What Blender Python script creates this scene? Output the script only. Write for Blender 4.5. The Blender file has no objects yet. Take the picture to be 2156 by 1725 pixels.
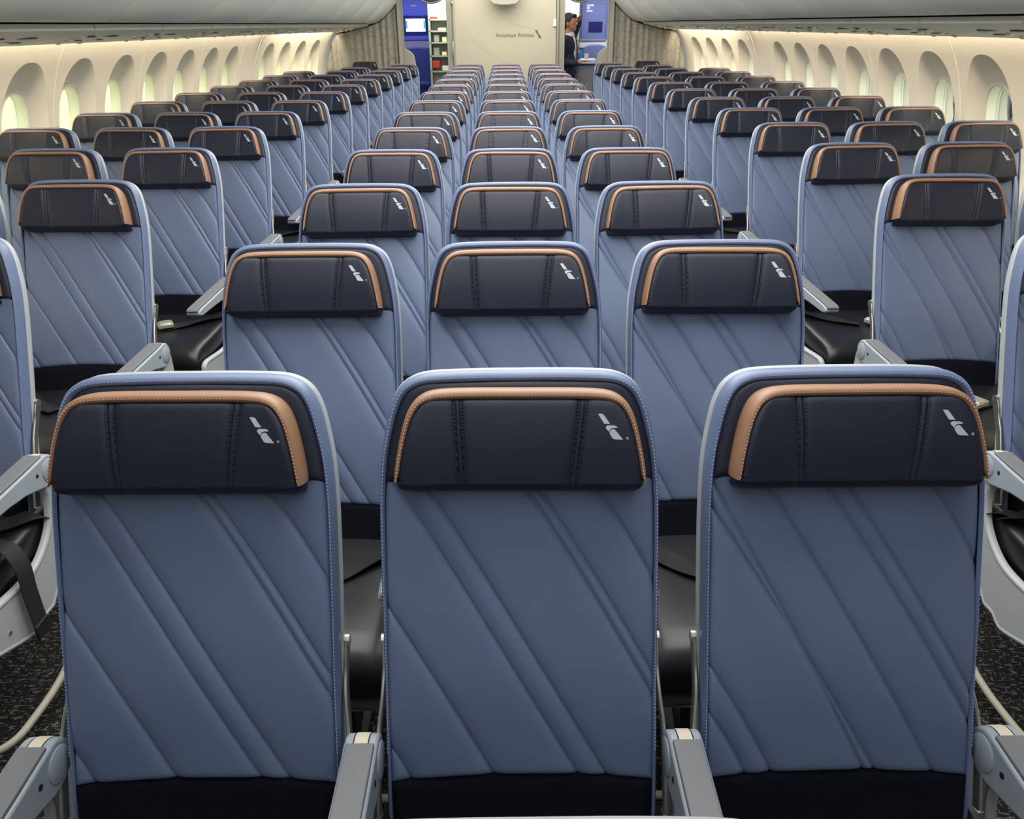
import bpy, math, random
import numpy as np
from mathutils import Vector, Matrix
random.seed(7)
C = bpy.context.scene.collection
H = 1.614            # eye height of the camera above the floor
TOP = 1.150          # height of a seat's top edge
REC = math.radians(20); SR, CR = math.sin(REC), math.cos(REC)

# ------------------------------------------------------------------ materials
def lin(c):
    c = c.lstrip('#'); v = [int(c[i:i+2], 16)/255 for i in (0, 2, 4)]
    return tuple((x/12.92 if x <= .04045 else ((x+.055)/1.055)**2.4) for x in v) + (1,)
MATS = {}
def mat(name, col, rough=.5, metal=0., spec=.5, bump=None, var=None, emit=None, coat=0.):
    m = bpy.data.materials.new(name); m.use_nodes = True
    nt = m.node_tree; b = nt.nodes['Principled BSDF']
    b.inputs['Base Color'].default_value = lin(col)
    b.inputs['Roughness'].default_value = rough; b.inputs['Metallic'].default_value = metal
    b.inputs['Specular IOR Level'].default_value = spec
    b.inputs['Coat Weight'].default_value = coat
    tc = nt.nodes.new('ShaderNodeTexCoord')
    if var:                      # (scale, second colour, amount) natural colour variation of the material
        n = nt.nodes.new('ShaderNodeTexNoise'); n.inputs['Scale'].default_value = var[0]; n.inputs['Detail'].default_value = 4
        nt.links.new(tc.outputs['Object'], n.inputs['Vector'])
        mx = nt.nodes.new('ShaderNodeMix'); mx.data_type = 'RGBA'
        mx.inputs['A'].default_value = lin(col); mx.inputs['B'].default_value = lin(var[1])
        mr = nt.nodes.new('ShaderNodeMapRange'); mr.inputs['From Min'].default_value = .35; mr.inputs['From Max'].default_value = .65
        mr.inputs['To Max'].default_value = var[2]
        nt.links.new(n.outputs['Fac'], mr.inputs['Value']); nt.links.new(mr.outputs['Result'], mx.inputs['Factor'])
        nt.links.new(mx.outputs['Result'], b.inputs['Base Color'])
    if bump:                     # (scale, strength, distance)
        n = nt.nodes.new('ShaderNodeTexNoise'); n.inputs['Scale'].default_value = bump[0]; n.inputs['Detail'].default_value = 3
        nt.links.new(tc.outputs['Object'], n.inputs['Vector'])
        bp = nt.nodes.new('ShaderNodeBump'); bp.inputs['Strength'].default_value = bump[1]; bp.inputs['Distance'].default_value = bump[2]
        nt.links.new(n.outputs['Fac'], bp.inputs['Height']); nt.links.new(bp.outputs['Normal'], b.inputs['Normal'])
    if emit:
        b.inputs['Emission Color'].default_value = lin(emit[0]); b.inputs['Emission Strength'].default_value = emit[1]
    MATS[name] = m; return m
LEATHER = (650, .25, .0006)
M_blue = mat('blue_leather', '#61708f', .48, bump=LEATHER, var=(9, '#5d6b89', .5))
M_blue2 = mat('blue_trim_leather', '#606f8f', .44, bump=LEATHER)
M_navy = mat('navy_leather', '#151c30', .48, bump=(500, .3, .0007), var=(14, '#13192b', .5))
M_navy_fab = mat('navy_fabric', '#0a0c16', .95, spec=.15, bump=(1500, .6, .001))
M_bronze = mat('bronze_leather', '#8f6c54', .48, bump=(500, .3, .0006), var=(20, '#85644c', .6))
M_thr_b = mat('blue_thread', '#8ea4dc', .7)
M_thr_n = mat('navy_thread', '#10141d', .7)
M_thr_o = mat('tan_thread', '#d79f76', .7)
M_logo = mat('silver_print', '#b9c0c6', .45)
M_shell = mat('shell_plastic', '#a3a9ad', .38)
M_arm = mat('arm_plastic', '#939da7', .42, bump=(900, .15, .0004))
M_pad = mat('arm_pad_rubber', '#6c6f74', .55, bump=(900, .2, .0005))
M_beige = mat('beige_plastic', '#cdc4b1', .45)
M_black = mat('black_leather', '#1b1c21', .36, bump=LEATHER, var=(12, '#202126', .5))
M_strap = mat('belt_webbing', '#15161a', .75, bump=(800, .5, .001))
M_steel = mat('brushed_steel', '#b9b9b4', .3, metal=.9)
M_buckle = mat('buckle_metal', '#c9c6b4', .35, metal=.6)
M_dark = mat('dark_frame', '#17181b', .6)
M_cable = mat('cream_tube', '#a09b8e', .5)
M_wall = mat('cream_sidewall', '#dcd6ca', .55, bump=(60, .05, .001))
M_seam = mat('sidewall_seam', '#efe9dc', .5)
M_bin = mat('bin_plastic', '#cdcec9', .5)
M_binbody = mat('bin_body', '#d4d4cf', .55)
M_psu = mat('service_panel_plastic', '#c6c5bf', .5)
M_slot = mat('dark_slot', '#adaca6', .6)
M_gap = mat('black_gap', '#060606', .9)
M_ceil = mat('ceiling_panel', '#d8d8d2', .6)
M_bulk = mat('bulkhead_laminate', '#b0a994', .5)
M_bframe = mat('bulkhead_frame', '#8f8b7c', .45)
M_gray = mat('partition_grey', '#9a978c', .55)
M_station = mat('station_blue', '#4650a2', .5)
M_station2 = mat('station_bluegrey', '#646f96', .5)
M_jump = mat('jumpseat_blue', '#26356f', .55)
M_greylam = mat('grey_laminate', '#86838f', .5)
M_white = mat('white_laminate', '#d6d6cf', .5)
M_gal = mat('galley_metal', '#a9ad9c', .35, metal=.3)
M_galdark = mat('galley_recess', '#55584c', .5)
M_cream = mat('cream_packs', '#d8cfa4', .6)
M_red = mat('red_latch', '#c02c28', .5)
M_pack = mat('packet_grey', '#8b8d84', .6)
M_text = mat('grey_lettering', '#5b574c', .5)
M_white_text = mat('white_lettering', '#cfd2e0', .5)
M_skin = mat('skin', '#b98068', .5)
M_hair = mat('dark_hair', '#231d1c', .6)
M_suit = mat('navy_suit', '#232738', .8)
M_trous = mat('grey_trousers', '#2c2f3d', .8)
M_shirt = mat('white_shirt', '#d8d2de', .7)
M_tie = mat('maroon_tie', '#6f2438', .6)
M_shoe = mat('black_shoe', '#101012', .4)
M_paper = mat('white_paper', '#d9dcf0', .7)
M_glove = mat('blue_glove', '#2f86d6', .5)
M_out = mat('outside_wall_paint', '#94956c', .8)
M_out2 = mat('outside_wall_white', '#eaf0e6', .8)
M_screen_on = mat('lit_screen', '#101010', .3, emit=('#dff6f6', 1.6))
M_screen_cy = mat('lit_screen_cyan', '#101010', .3, emit=('#36b9e8', .9))
M_screen_off = mat('dark_screen', '#27265c', .15)
M_lamp = mat('lamp_diffuser', '#ffffff', .5, emit=('#fff3d8', 6))

def carpet_mat():
    m = bpy.data.materials.new('carpet'); m.use_nodes = True; nt = m.node_tree; b = nt.nodes['Principled BSDF']
    b.inputs['Roughness'].default_value = .95; b.inputs['Specular IOR Level'].default_value = .1
    tc = nt.nodes.new('ShaderNodeTexCoord')
    prev = None
    cols = []
    for (sx, sy, th) in ((45, 170, .60), (190, 55, .63)):
        mp = nt.nodes.new('ShaderNodeMapping'); mp.inputs['Scale'].default_value = (sx, sy, 1)
        nz = nt.nodes.new('ShaderNodeTexNoise'); nz.inputs['Scale'].default_value = 1; nz.inputs['Detail'].default_value = 2
        rp = nt.nodes.new('ShaderNodeMapRange'); rp.inputs['From Min'].default_value = th-.03; rp.inputs['From Max'].default_value = th+.03
        nt.links.new(tc.outputs['Object'], mp.inputs['Vector']); nt.links.new(mp.outputs['Vector'], nz.inputs['Vector'])
        nt.links.new(nz.outputs['Fac'], rp.inputs['Value']); cols.append(rp.outputs['Result'])
    mx = nt.nodes.new('ShaderNodeMath'); mx.operation = 'MAXIMUM'
    nt.links.new(cols[0], mx.inputs[0]); nt.links.new(cols[1], mx.inputs[1])
    mix = nt.nodes.new('ShaderNodeMix'); mix.data_type = 'RGBA'
    mix.inputs['A'].default_value = lin('#1c1c1e'); mix.inputs['B'].default_value = lin('#615e58')
    nt.links.new(mx.outputs[0], mix.inputs['Factor']); nt.links.new(mix.outputs['Result'], b.inputs['Base Color'])
    n = nt.nodes.new('ShaderNodeTexNoise'); n.inputs['Scale'].default_value = 500
    nt.links.new(tc.outputs['Object'], n.inputs['Vector'])
    bp = nt.nodes.new('ShaderNodeBump'); bp.inputs['Strength'].default_value = .8; bp.inputs['Distance'].default_value = .003
    nt.links.new(n.outputs['Fac'], bp.inputs['Height']); nt.links.new(bp.outputs['Normal'], b.inputs['Normal'])
    return m
M_carpet = carpet_mat()
def glass_mat():
    m = bpy.data.materials.new('window_pane'); m.use_nodes = True; nt = m.node_tree
    nt.nodes.remove(nt.nodes['Principled BSDF'])
    t = nt.nodes.new('ShaderNodeBsdfTransparent'); t.inputs['Color'].default_value = (.90, .96, .90, 1)
    g = nt.nodes.new('ShaderNodeBsdfGlossy'); g.inputs['Roughness'].default_value = .02
    f = nt.nodes.new('ShaderNodeFresnel'); f.inputs['IOR'].default_value = 1.3
    mx = nt.nodes.new('ShaderNodeMixShader')
    nt.links.new(f.outputs[0], mx.inputs[0]); nt.links.new(t.outputs[0], mx.inputs[1]); nt.links.new(g.outputs[0], mx.inputs[2])
    nt.links.new(mx.outputs[0], nt.nodes['Material Output'].inputs['Surface']); return m
M_glass = glass_mat()
def curtain_mat():                # woven curtain with a pale scribble pattern
    m = mat('curtain_cloth', '#a39e8e', .85, bump=(400, .3, .001)); nt = m.node_tree; b = nt.nodes['Principled BSDF']
    tc = nt.nodes.new('ShaderNodeTexCoord'); v = nt.nodes.new('ShaderNodeTexVoronoi'); v.feature = 'DISTANCE_TO_EDGE'
    mp = nt.nodes.new('ShaderNodeMapping'); mp.inputs['Scale'].default_value = (7, 1, 9); mp.inputs['Rotation'].default_value = (0, .5, 0)
    nt.links.new(tc.outputs['Object'], mp.inputs['Vector']); nt.links.new(mp.outputs['Vector'], v.inputs['Vector'])
    v.inputs['Scale'].default_value = 1
    r = nt.nodes.new('ShaderNodeMapRange'); r.inputs['From Max'].default_value = .09
    mx = nt.nodes.new('ShaderNodeMix'); mx.data_type = 'RGBA'; mx.inputs['A'].default_value = lin('#827f75'); mx.inputs['B'].default_value = lin('#939087')
    nt.links.new(v.outputs['Distance'], r.inputs['Value']); nt.links.new(r.outputs['Result'], mx.inputs['Factor'])
    nt.links.new(mx.outputs['Result'], b.inputs['Base Color']); return m
M_curtain = curtain_mat()

# ------------------------------------------------------------------ mesh helpers
class MB:
    def __init__(s): s.v = []; s.f = []
    def add(s, V, F):
        o = len(s.v); s.v += [tuple(map(float, p)) for p in V]; s.f += [tuple(int(i)+o for i in q) for q in F]; return s
    def box(s, c, d, rot=None):
        V = []
        for x in (-.5, .5):
            for y in (-.5, .5):
                for z in (-.5, .5):
                    p = Vector((x*d[0], y*d[1], z*d[2]))
                    if rot: p = rot @ p
                    V.append((c[0]+p.x, c[1]+p.y, c[2]+p.z))
        return s.add(V, [(0, 1, 3, 2), (4, 6, 7, 5), (0, 4, 5, 1), (2, 3, 7, 6), (0, 2, 6, 4), (1, 5, 7, 3)])
    def tube(s, pts, r, n=10, sx=1., sy=1., closed=True):
        pts = [Vector(p) for p in pts]; V = []; F = []
        rr = r if hasattr(r, '__len__') else [r]*len(pts)
        up = Vector((0, 0, 1)); side = None
        for i, p in enumerate(pts):
            a = pts[max(i-1, 0)]; b = pts[min(i+1, len(pts)-1)]; t = (b-a).normalized()
            if side is None:
                side = t.cross(up)
                if side.length < .1: side = t.cross(Vector((1, 0, 0)))
            side = (side - t*side.dot(t)).normalized(); w = t.cross(side)
            for k in range(n):
                an = 2*math.pi*k/n
                V.append(p + side*math.cos(an)*rr[i]*sx + w*math.sin(an)*rr[i]*sy)
        for i in range(len(pts)-1):
            for k in range(n):
                F.append((i*n+k, i*n+(k+1) % n, (i+1)*n+(k+1) % n, (i+1)*n+k))
        if closed:
            F.append(tuple(range(n))[::-1]); F.append(tuple((len(pts)-1)*n+k for k in range(n)))
        return s.add(V, F)
    def ell(s, c, r, nu=20, nv=12, rot=None):
        V = []; F = []
        for j in range(nv+1):
            th = math.pi*j/nv
            for i in range(nu):
                ph = 2*math.pi*i/nu
                p = Vector((r[0]*math.sin(th)*math.cos(ph), r[1]*math.sin(th)*math.sin(ph), r[2]*math.cos(th)))
                if rot: p = rot @ p
                V.append((c[0]+p.x, c[1]+p.y, c[2]+p.z))
        for j in range(nv):
            for i in range(nu):
                F.append((j*nu+i, (j+1)*nu+i, (j+1)*nu+(i+1) % nu, j*nu+(i+1) % nu))
        return s.add(V, F)
    def grid(s, G, closed_u=False):
        G = np.asarray(G); n, m = G.shape[:2]; V = G.reshape(-1, 3); F = []
        mm = m if closed_u else m-1
        for i in range(n-1):
            for j in range(mm):
                k = (j+1) % m
                F.append((i*m+j, i*m+k, (i+1)*m+k, (i+1)*m+j))
        return s.add(V, F)
    def prism(s, poly, f0, f1):       # polygon (a,b) -> closed solid between maps f0(a,b) and f1(a,b)
        n = len(poly)
        V = [f0(*p) for p in poly] + [f1(*p) for p in poly]
        F = [tuple(range(n))[::-1], tuple(range(n, 2*n))] + [(i, (i+1) % n, n+(i+1) % n, n+i) for i in range(n)]
        return s.add(V, F)
    def obj(s, name, m, parent=None, smooth=True, bevel=0., seg=3, angle=35, loc=None):
        me = bpy.data.meshes.new(name); me.from_pydata(s.v, [], s.f); me.validate(); me.update()
        if smooth:
            me.shade_smooth()
            try: me.set_sharp_from_angle(angle=math.radians(angle))
            except Exception: pass
        o = bpy.data.objects.new(name, me); C.objects.link(o); me.materials.append(m)
        if parent: o.parent = parent
        if loc: o.location = loc
        if bevel:
            b = o.modifiers.new('bevel', 'BEVEL'); b.width = bevel; b.segments = seg; b.limit_method = 'ANGLE'; b.angle_limit = math.radians(30)
            b.harden_normals = False
        return o
def tag(o, label=None, cat=None, group=None, kind=None):
    if label: o['label'] = label
    if cat: o['category'] = cat
    if group: o['group'] = group
    if kind: o['kind'] = kind
    return o
def empty(name, loc=(0, 0, 0), rz=0):
    o = bpy.data.objects.new(name, None); o.location = loc; o.rotation_euler = (0, 0, rz); o.empty_display_size = .1
    C.objects.link(o); return o
def smooth_poly(pts, step, closed=False):    # Catmull-Rom resampling
    P = np.array(pts, float); n = len(P); out = []
    rng = range(n) if closed else range(n-1)
    for i in rng:
        if closed: a, b, c, d = P[(i-1) % n], P[i], P[(i+1) % n], P[(i+2) % n]
        else: a, b, c, d = P[max(i-1, 0)], P[i], P[i+1], P[min(i+2, n-1)]
        k = max(1, int(np.linalg.norm(c-b)/step))
        for j in range(k):
            t = j/k
            out.append(.5*((2*b)+(-a+c)*t+(2*a-5*b+4*c-d)*t*t+(-a+3*b-3*c+d)*t**3))
    if not closed: out.append(P[-1])
    return np.array(out)

# ------------------------------------------------------------------ the seat
def F3(x, L, off):            # seat-back plane coordinates -> seat coordinates
    return np.stack([x+0*L, -L*SR-off*CR+0*x, TOP-L*CR+off*SR+0*x], -1)
half = [(0, 0), (.05, 0), (.10, .001), (.135, .003), (.156, .008), (.173, .018), (.185, .033), (.195, .058), (.203, .095), (.2085, .13),
        (.2115, .17), (.213, .23), (.213, .34), (.212, .50), (.213, .64), (.211, .72), (.206, .76)]
def mirror(h): return [(-x, l) for x, l in h[::-1]] + h[1:]
OUT = smooth_poly(mirror(half), .006)          # left bottom -> over the top -> right bottom
def normals(P, closed=False):
    if closed: T = np.roll(P, -1, 0)-np.roll(P, 1, 0)
    else: T = np.gradient(P, axis=0)
    T /= np.linalg.norm(T, axis=1)[:, None]
    return np.stack([-T[:, 1], T[:, 0]], 1)     # inward when travelling left-bottom -> top -> right-bottom (L grows downwards)
ON = normals(OUT)
def sweep(mb, P, N, sec, closed=False):         # sec: list of (inset d, offset) or function(i)->list
    rows = []
    for i in range(len(P)):
        s_ = sec(i) if callable(sec) else sec
        rows.append([F3(np.float64(P[i, 0]+N[i, 0]*d), np.float64(P[i, 1]+N[i, 1]*d), np.float64(o)) for d, o in s_])
    G = np.array(rows)
    if closed: G = np.concatenate([G, G[:1]])
    mb.grid(G); return mb
def hw_inset(P, N, d):
    Q = P+N*(d if np.isscalar(d) else d[:, None]); R = Q[len(Q)//2:]
    L = np.maximum.accumulate(R[:, 1]); keep = np.concatenate([[True], np.diff(L) > 1e-6])
    return L[keep], R[keep, 0]
def band_w(L): return np.interp(L, [0, .03, .12, .2, .8], [.0155, .0135, .010, .0085, .008])
BW = band_w(OUT[:, 1])
Li, Xi = hw_inset(OUT, ON, BW)
def base_off(L): return .004+.010*np.exp(-((L-.47)/.16)**2)

def back_panel(lines, fine):
    nx, ny = (250, 300) if fine else (110, 130)
    u = np.linspace(-1, 1, nx); u = np.sign(u)*(1-(1-np.abs(u))**1.15)
    v = np.linspace(0, 1, ny)
    U, V = np.meshgrid(u, v)
    L0 = .152; L1 = .632+.013*U**2
    L = L0+(L1-L0)*V
    X = U*np.interp(L, Li, Xi)
    off = base_off(L)+.004*(1-U**2)
    g = np.zeros_like(X)
    for (x0, l0, x1, l1) in lines:
        dx, dl = x1-x0, l1-l0; n = math.hypot(dx, dl)
        t = ((X-x0)*dx+(L-l0)*dl)/n
        bow = .004*np.sin(np.clip(t/n, 0, 1)*math.pi)
        s_ = ((X-x0)*dl-(L-l0)*dx)/n - bow
        w = ((t > -.05) & (t < n+.05)).astype(float)
        g = np.maximum(g, w*(.0058*np.exp(-np.abs(s_)/.0095)+.0018*np.exp(-(s_/.0020)**2)))
    off = off-g
    e = np.minimum(np.minimum((1-np.abs(U))*.2, (L1-L)), 1)
    off -= .008*np.exp(-e/.0035)
    return MB().grid(F3(X, L, off))
LINES_A = [(-.178, .185, .087, .632), (-.135, .184, .132, .635), (.012, .184, .200, .500), (.030, .184, .203, .470),
           (.120, .188, .208, .330), (-.212, .346, -.043, .634), (-.212, .577, -.172, .645)]
LINES_A = [(x-(x1-x)/(l1-l)*.04, l-.04, x1, l1) if l < .2 else (x, l, x1, l1) for x, l, x1, l1 in LINES_A]
LINES_B = [(-.206, .206, .063, .64), (-.206, .165, .044, .64), (-.108, .195, .157, .649), (-.022, .191, .213, .573),
           (.009, .191, .213, .525), (.137, .192, .210, .313), (-.210, .448, -.100, .642), (-.210, .525, -.141, .645)]
LINES_B = [(x-(x1-x)/(l1-l)*.04, l-.04, x1, l1) if .17 < l < .2 else (x, l, x1, l1) for x, l, x1, l1 in LINES_B]

# headrest on its own plane
hh = [(0, .0245), (.06, .0245), (.105, .0255), (.130, .0285), (.146, .036), (.157, .048), (.165, .065), (.1715, .088), (.177, .115), (.181, .14), (.1825, .158)]
HP = smooth_poly(mirror(hh), .004); HN = normals(HP)
HTW = np.interp(HP[:, 1], [.024, .04, .07, .163], [1.0, .80, .66, .52])
HLi, HXi = hw_inset(HP, HN, .0125*HTW)
def head_off(X, L):
    wing = .010*np.clip((np.abs(X)-.085)/.09, 0, 1)**1.4
    b = .052+wing+.004*np.sin(np.clip((L-.04)/.12, 0, 1)*math.pi)
    g = np.zeros_like(X)
    for sgn, xt, xb in ((-1, .0945, .0885), (-1, .0855, .0805), (1, .0855, .0715), (1, .0945, .0805)):
        xs = sgn*(xt+(xb-xt)*(np.clip((L-.044)/.124, 0, 1)))
        s_ = X-xs
        g = np.maximum(g, (.0040*np.exp(-np.abs(s_)/.0045)+.0012*np.exp(-(s_/.0016)**2)))
    return b-g
def head_pad(fine):
    nx, ny = (190, 110) if fine else (80, 50)
    u = np.linspace(-1, 1, nx); u = np.sign(u)*(1-(1-np.abs(u))**1.3)
    v = np.linspace(0, 1, ny)
    U, V = np.meshgrid(u, v)
    Ltop = .0370; Lb = .1785
    L = Ltop+(Lb-Ltop)*V
    hw = np.interp(L, HLi, HXi)
    hw = hw+.007*np.clip((L-.150)/.010, 0, 1)
    r = .019; q = np.clip((L-(Lb-r))/r, 0, 1)
    hw = hw*1-.016*(1-np.sqrt(np.clip(1-q**2, 0, 1)))
    X = U*hw
    off = head_off(X, L)
    off = .008+(off-.008)*np.sqrt(np.clip(1-q**2, 0.0, 1))
    e = np.minimum((1-np.abs(U))*.17, np.where(L < .10, L-Ltop, 1))
    off -= .007*np.exp(-e/.0035)
    low = (L > .152)
    ee = (1-np.abs(U))*.17
    off = np.where(low, off-(.030*np.clip((L-.152)/.010, 0, 1))*np.exp(-ee/.004), off)
    return MB().grid(F3(X, L, off))
def head_trim():
    def sec(i):
        x = abs(HP[i, 0]); wing = .010*max(0, (x-.085)/.09)**1.4
        tip = min(1, min(i, len(HP)-1-i)/6+.45)
        f = HTW[i]
        return [(.006, .006), (.001, .010), (-.0010*tip, .022+wing*.5), (-.0005, .036+wing*.8), (.0016*f, .0455+wing), (.0050*f, .0503+wing), (.0090*f, .0512+wing), (.0122*f*tip+.0003, .050+wing), (.0136*f*tip+.0005, .0455+wing)]
    return sweep(MB(), HP, HN, sec)
def stitch_run(mb, P3, step, ln, r, up):
    P3 = np.asarray(P3); seg = np.linalg.norm(np.diff(P3, axis=0), axis=1); s = np.concatenate([[0], np.cumsum(seg)])
    t = step/2
    while t+ln < s[-1]:
        a = np.array([np.interp(t, s, P3[:, k]) for k in range(3)]); b = np.array([np.interp(t+ln, s, P3[:, k]) for k in range(3)])
        d = (b-a)/np.linalg.norm(b-a); w = np.cross(d, up); w /= np.linalg.norm(w); n = np.cross(w, d)
        m_ = (a+b)/2
        V = [a, b, m_+w*r, m_-w*r, m_+n*r, m_-n*r]
        V = [a+w*r*.6, a-w*r*.6, b+w*r*.6, b-w*r*.6, m_+n*r*1.1+w*r, m_+n*r*1.1-w*r]
        mb.add(V, [(0, 4, 5, 1), (4, 2, 3, 5), (0, 2, 4), (1, 5, 3)])
        t += step
    return mb
UPN = np.array([0, -CR, SR])
def stitches_border():
    P = OUT+ON*(BW*.62)[:, None]; k = OUT[:, 1] < .60
    return stitch_run(MB(), F3(P[k, 0], P[k, 1], np.full(k.sum(), .0082)), .0056, .0038, .0007, UPN)
def stitches_trim():
    x = np.abs(HP[:, 0]); wing = .010*np.clip((x-.085)/.09, 0, None)**1.4
    P = HP+HN*(.0085*HTW)[:, None]
    return stitch_run(MB(), F3(P[:, 0], P[:, 1], .0518+wing), .0052, .0036, .0007, UPN)
def stitches_pad(side):
    mb = MB()
    for sgn, xt, xb in ((-1, .0965, .0905), (-1, .0835, .0785), (1, .0835, .0695), (1, .0965, .0825)):
        if sgn != side: continue
        L = np.linspace(.046, .152, 40); X = sgn*(xt+(xb-xt)*((L-.044)/.124))
        stitch_run(mb, F3(X, L, head_off(X, L)+.0010), .005, .0034, .0007, UPN)
    return mb
def logo():
    up = [(.1111, .0592), (.1165, .0592), (.1177, .0595), (.1187, .0602), (.1195, .0611), (.1282, .0735), (.1204, .0732), (.1195, .0727), (.1188, .0718)]
    mid = [(.1220, .0796), (.1224, .0775), (.1236, .0761), (.1263, .0754), (.1342, .0757), (.1371, .0768), (.1386, .0792), (.1348, .0790), (.1305, .0798), (.1282, .0812), (.1271, .0840), (.1265, .0845), (.1247, .0826)]
    low = [(.1274, .0868), (.1276, .0846), (.1289, .0826), (.1308, .0814), (.1335, .0808), (.1346, .0811), (.1466, .0958), (.1354, .0955), (.1335, .0950), (.1315, .0937), (.1295, .0905)]
    mb = MB()
    def lift(a, b, h): X = np.float64(a); L = np.float64(b); return F3(X, L, float(.0562+.010*max(0, (a-.085)/.09)**1.4+.0035*math.sin(min(1, max(0, (b-.04)/.12))*math.pi)-.0042+h))
    for p in (up, mid, low):
        mb.prism(p, lambda a, b: lift(a, b, -.001), lambda a, b: lift(a, b, .0012))
    for k in range(14):          # ring of the registered mark
        a0, a1 = 2*math.pi*k/14, 2*math.pi*(k+1)/14
        q = [(.1524+.0019*math.cos(a0), .0936+.0019*math.sin(a0)), (.1524+.0019*math.cos(a1), .0936+.0019*math.sin(a1)),
             (.1524+.0015*math.cos(a1), .0936+.0015*math.sin(a1)), (.1524+.0015*math.cos(a0), .0936+.0015*math.sin(a0))]
        mb.prism(q, lambda a, b: lift(a, b, -.001), lambda a, b: lift(a, b, .001))
    for q in ([(.1517, .0926), (.1520, .0926), (.1520, .0947), (.1517, .0947)], [(.1520, .0926), (.1530, .0927), (.1530, .0936), (.1520, .0937), (.1520, .0934), (.1527, .0934), (.1527, .0929), (.1520, .0929)],
              [(.1523, .0936), (.1526, .0936), (.1532, .0947), (.1528, .0947)]):
        mb.prism(q, lambda a, b: lift(a, b, -.001), lambda a, b: lift(a, b, .001))
    return mb
def head_panel():
    nx, ny = 70, 40
    u = np.linspace(-1, 1, nx); v = np.linspace(0, 1, ny)**1.6
    U, V = np.meshgrid(u, v); L = .0158+(.166-.0158)*V
    X = U*np.interp(L, Li, Xi)
    e = np.minimum((1-np.abs(U))*.2, np.minimum(L-.0158+.001, .166-L))
    return MB().grid(F3(X, L, .0075+.003*(1-U**2)-.006*np.exp(-e/.004)))
def border():
    def sec(i):
        w = BW[i]
        return [(.004, -.030), (.0008, -.027), (0, -.015), (.0006, -.006), (.0022, .001), (.005, .0055), (.009*w/.015, .0078), (w*.8, .0078), (w+.0008, .002)]
    return sweep(MB(), OUT, ON, sec)
def shell():
    sec = [(.010, -.020), (.0035, -.026), (.0005, -.0285), (-.0022, -.032), (-.0022, -.040), (.002, -.050), (.012, -.057), (.03, -.060)]
    mb = sweep(MB(), OUT, ON, sec)
    Ls, Xs = hw_inset(OUT, ON, .0295)
    u = np.linspace(-1, 1, 12); v = np.linspace(0, 1, 30)
    U, V = np.meshgrid(u, v); L = .0296+(.76-.0296)*V
    mb.grid(F3(U*np.interp(L, Ls, Xs), L, -.060+0*L)[:, ::-1])
    return mb
def lower_band():
    nx, ny = 60, 30
    u = np.linspace(-1, 1, nx); v = np.linspace(0, 1, ny); U, V = np.meshgrid(u, v)
    L0 = .631+.013*U**2; L = L0+(.775-L0)*V
    X = U*(np.interp(L, Li, Xi)-.012*V)
    e = np.minimum((1-np.abs(U))*.2, L-L0)
    off = base_off(.63)+.002+.006*np.sin(V*math.pi*.8)-.007*np.exp(-e/.004)+.03*V**3
    return MB().grid(F3(X, L, off))
def superbox(cx, cy, cz, dx, dy, dz, r, n=8):     # rounded cushion block with a crowned top
    mb = MB(); mb.box((cx, cy, cz), (dx, dy, dz)); return mb
def seat_cushion():
    # lofted cross sections from back to front (waterfall front edge)
    prof = [(-.215, .484, .385), (-.25, .480, .380), (-.35, .474, .375), (-.50, .474, .375), (-.58, .476, .37), (-.625, .472, .36), (-.650, .459, .345), (-.664, .437, .335), (-.668, .405, .335), (-.660, .368, .338), (-.64, .345, .340)]
    G = []
    n = 36
    for y, zt, zb in prof:
        row = []
        for k in range(n):
            a = 2*math.pi*k/n; ca, sa = math.cos(a), math.sin(a); p = 7
            rr = (abs(ca)**p+abs(sa)**p)**(-1/p)
            x = .232*ca*rr; z = (zt+zb)/2+(zt-zb)/2*sa*rr
            if sa > 0: z += .006*(1-(x/.232)**2)
            row.append((x, y, z))
        G.append(row)
    mb = MB().grid(np.array(G), closed_u=True)
    m = len(mb.v)//n
    mb.f.append(tuple(range(n))); mb.f.append(tuple((m-1)*n+k for k in range(n))[::-1])
    return mb
def arm_body():
    # side profile in (y, z); rear pivot hub, tapering to the tip
    pr = []
    cy, cz, r = -.222, .596, .038
    for a in range(-40, 91, 10): pr.append((cy+r*math.cos(math.radians(a)), cz+r*math.sin(math.radians(a))))
    pr += [(-.236, .634), (-.30, .6325), (-.45, .6325), (-.62, .6325), (-.652, .630), (-.662, .621), (-.655, .610), (-.62, .602), (-.50, .596), (-.40, .590), (-.33, .580), (-.28, .565), (-.25, .556), (-.215, .555)]
    return MB().prism(pr, lambda a, b: (-.026, a, b), lambda a, b: (.026, a, b))
def arm_pad():
    pr = [(-.229, .640), (-.229, .628), (-.66, .628), (-.668, .632), (-.662, .638), (-.64, .6405)]
    return MB().prism(pr, lambda a, b: (-.0215, a, b), lambda a, b: (.0215, a, b))
def arm_insert():
    cy, cz, r = -.222, .596, .0388
    pr = [(-.2288, .6352)]+[(cy+r*math.cos(math.radians(a)), cz+r*math.sin(math.radians(a))) for a in range(90, -11, -8)]
    inn = [(-.222+.030*math.cos(math.radians(a)), .596+.030*math.sin(math.radians(a))) for a in range(-10, 91, 10)]+[(-.2288, .626)]
    return MB().prism(pr+inn, lambda a, b: (-.0105, a, b), lambda a, b: (.0105, a, b))
def arm_groove():
    cy, cz, r = -.222, .596, .0383
    mb = MB()
    for x in (-.0115, .0115):
        pr = [(-.2288, .6347)]+[(cy+r*math.cos(math.radians(a)), cz+r*math.sin(math.radians(a))) for a in range(90, -11, -8)]
        inn = [(-.222+.030*math.cos(math.radians(a)), .596+.030*math.sin(math.radians(a))) for a in range(-10, 91, 10)]+[(-.2288, .626)]
        mb.prism(pr+inn, lambda a, b: (x-.0008, a, b), lambda a, b: (x+.0008, a, b))
    return mb
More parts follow.
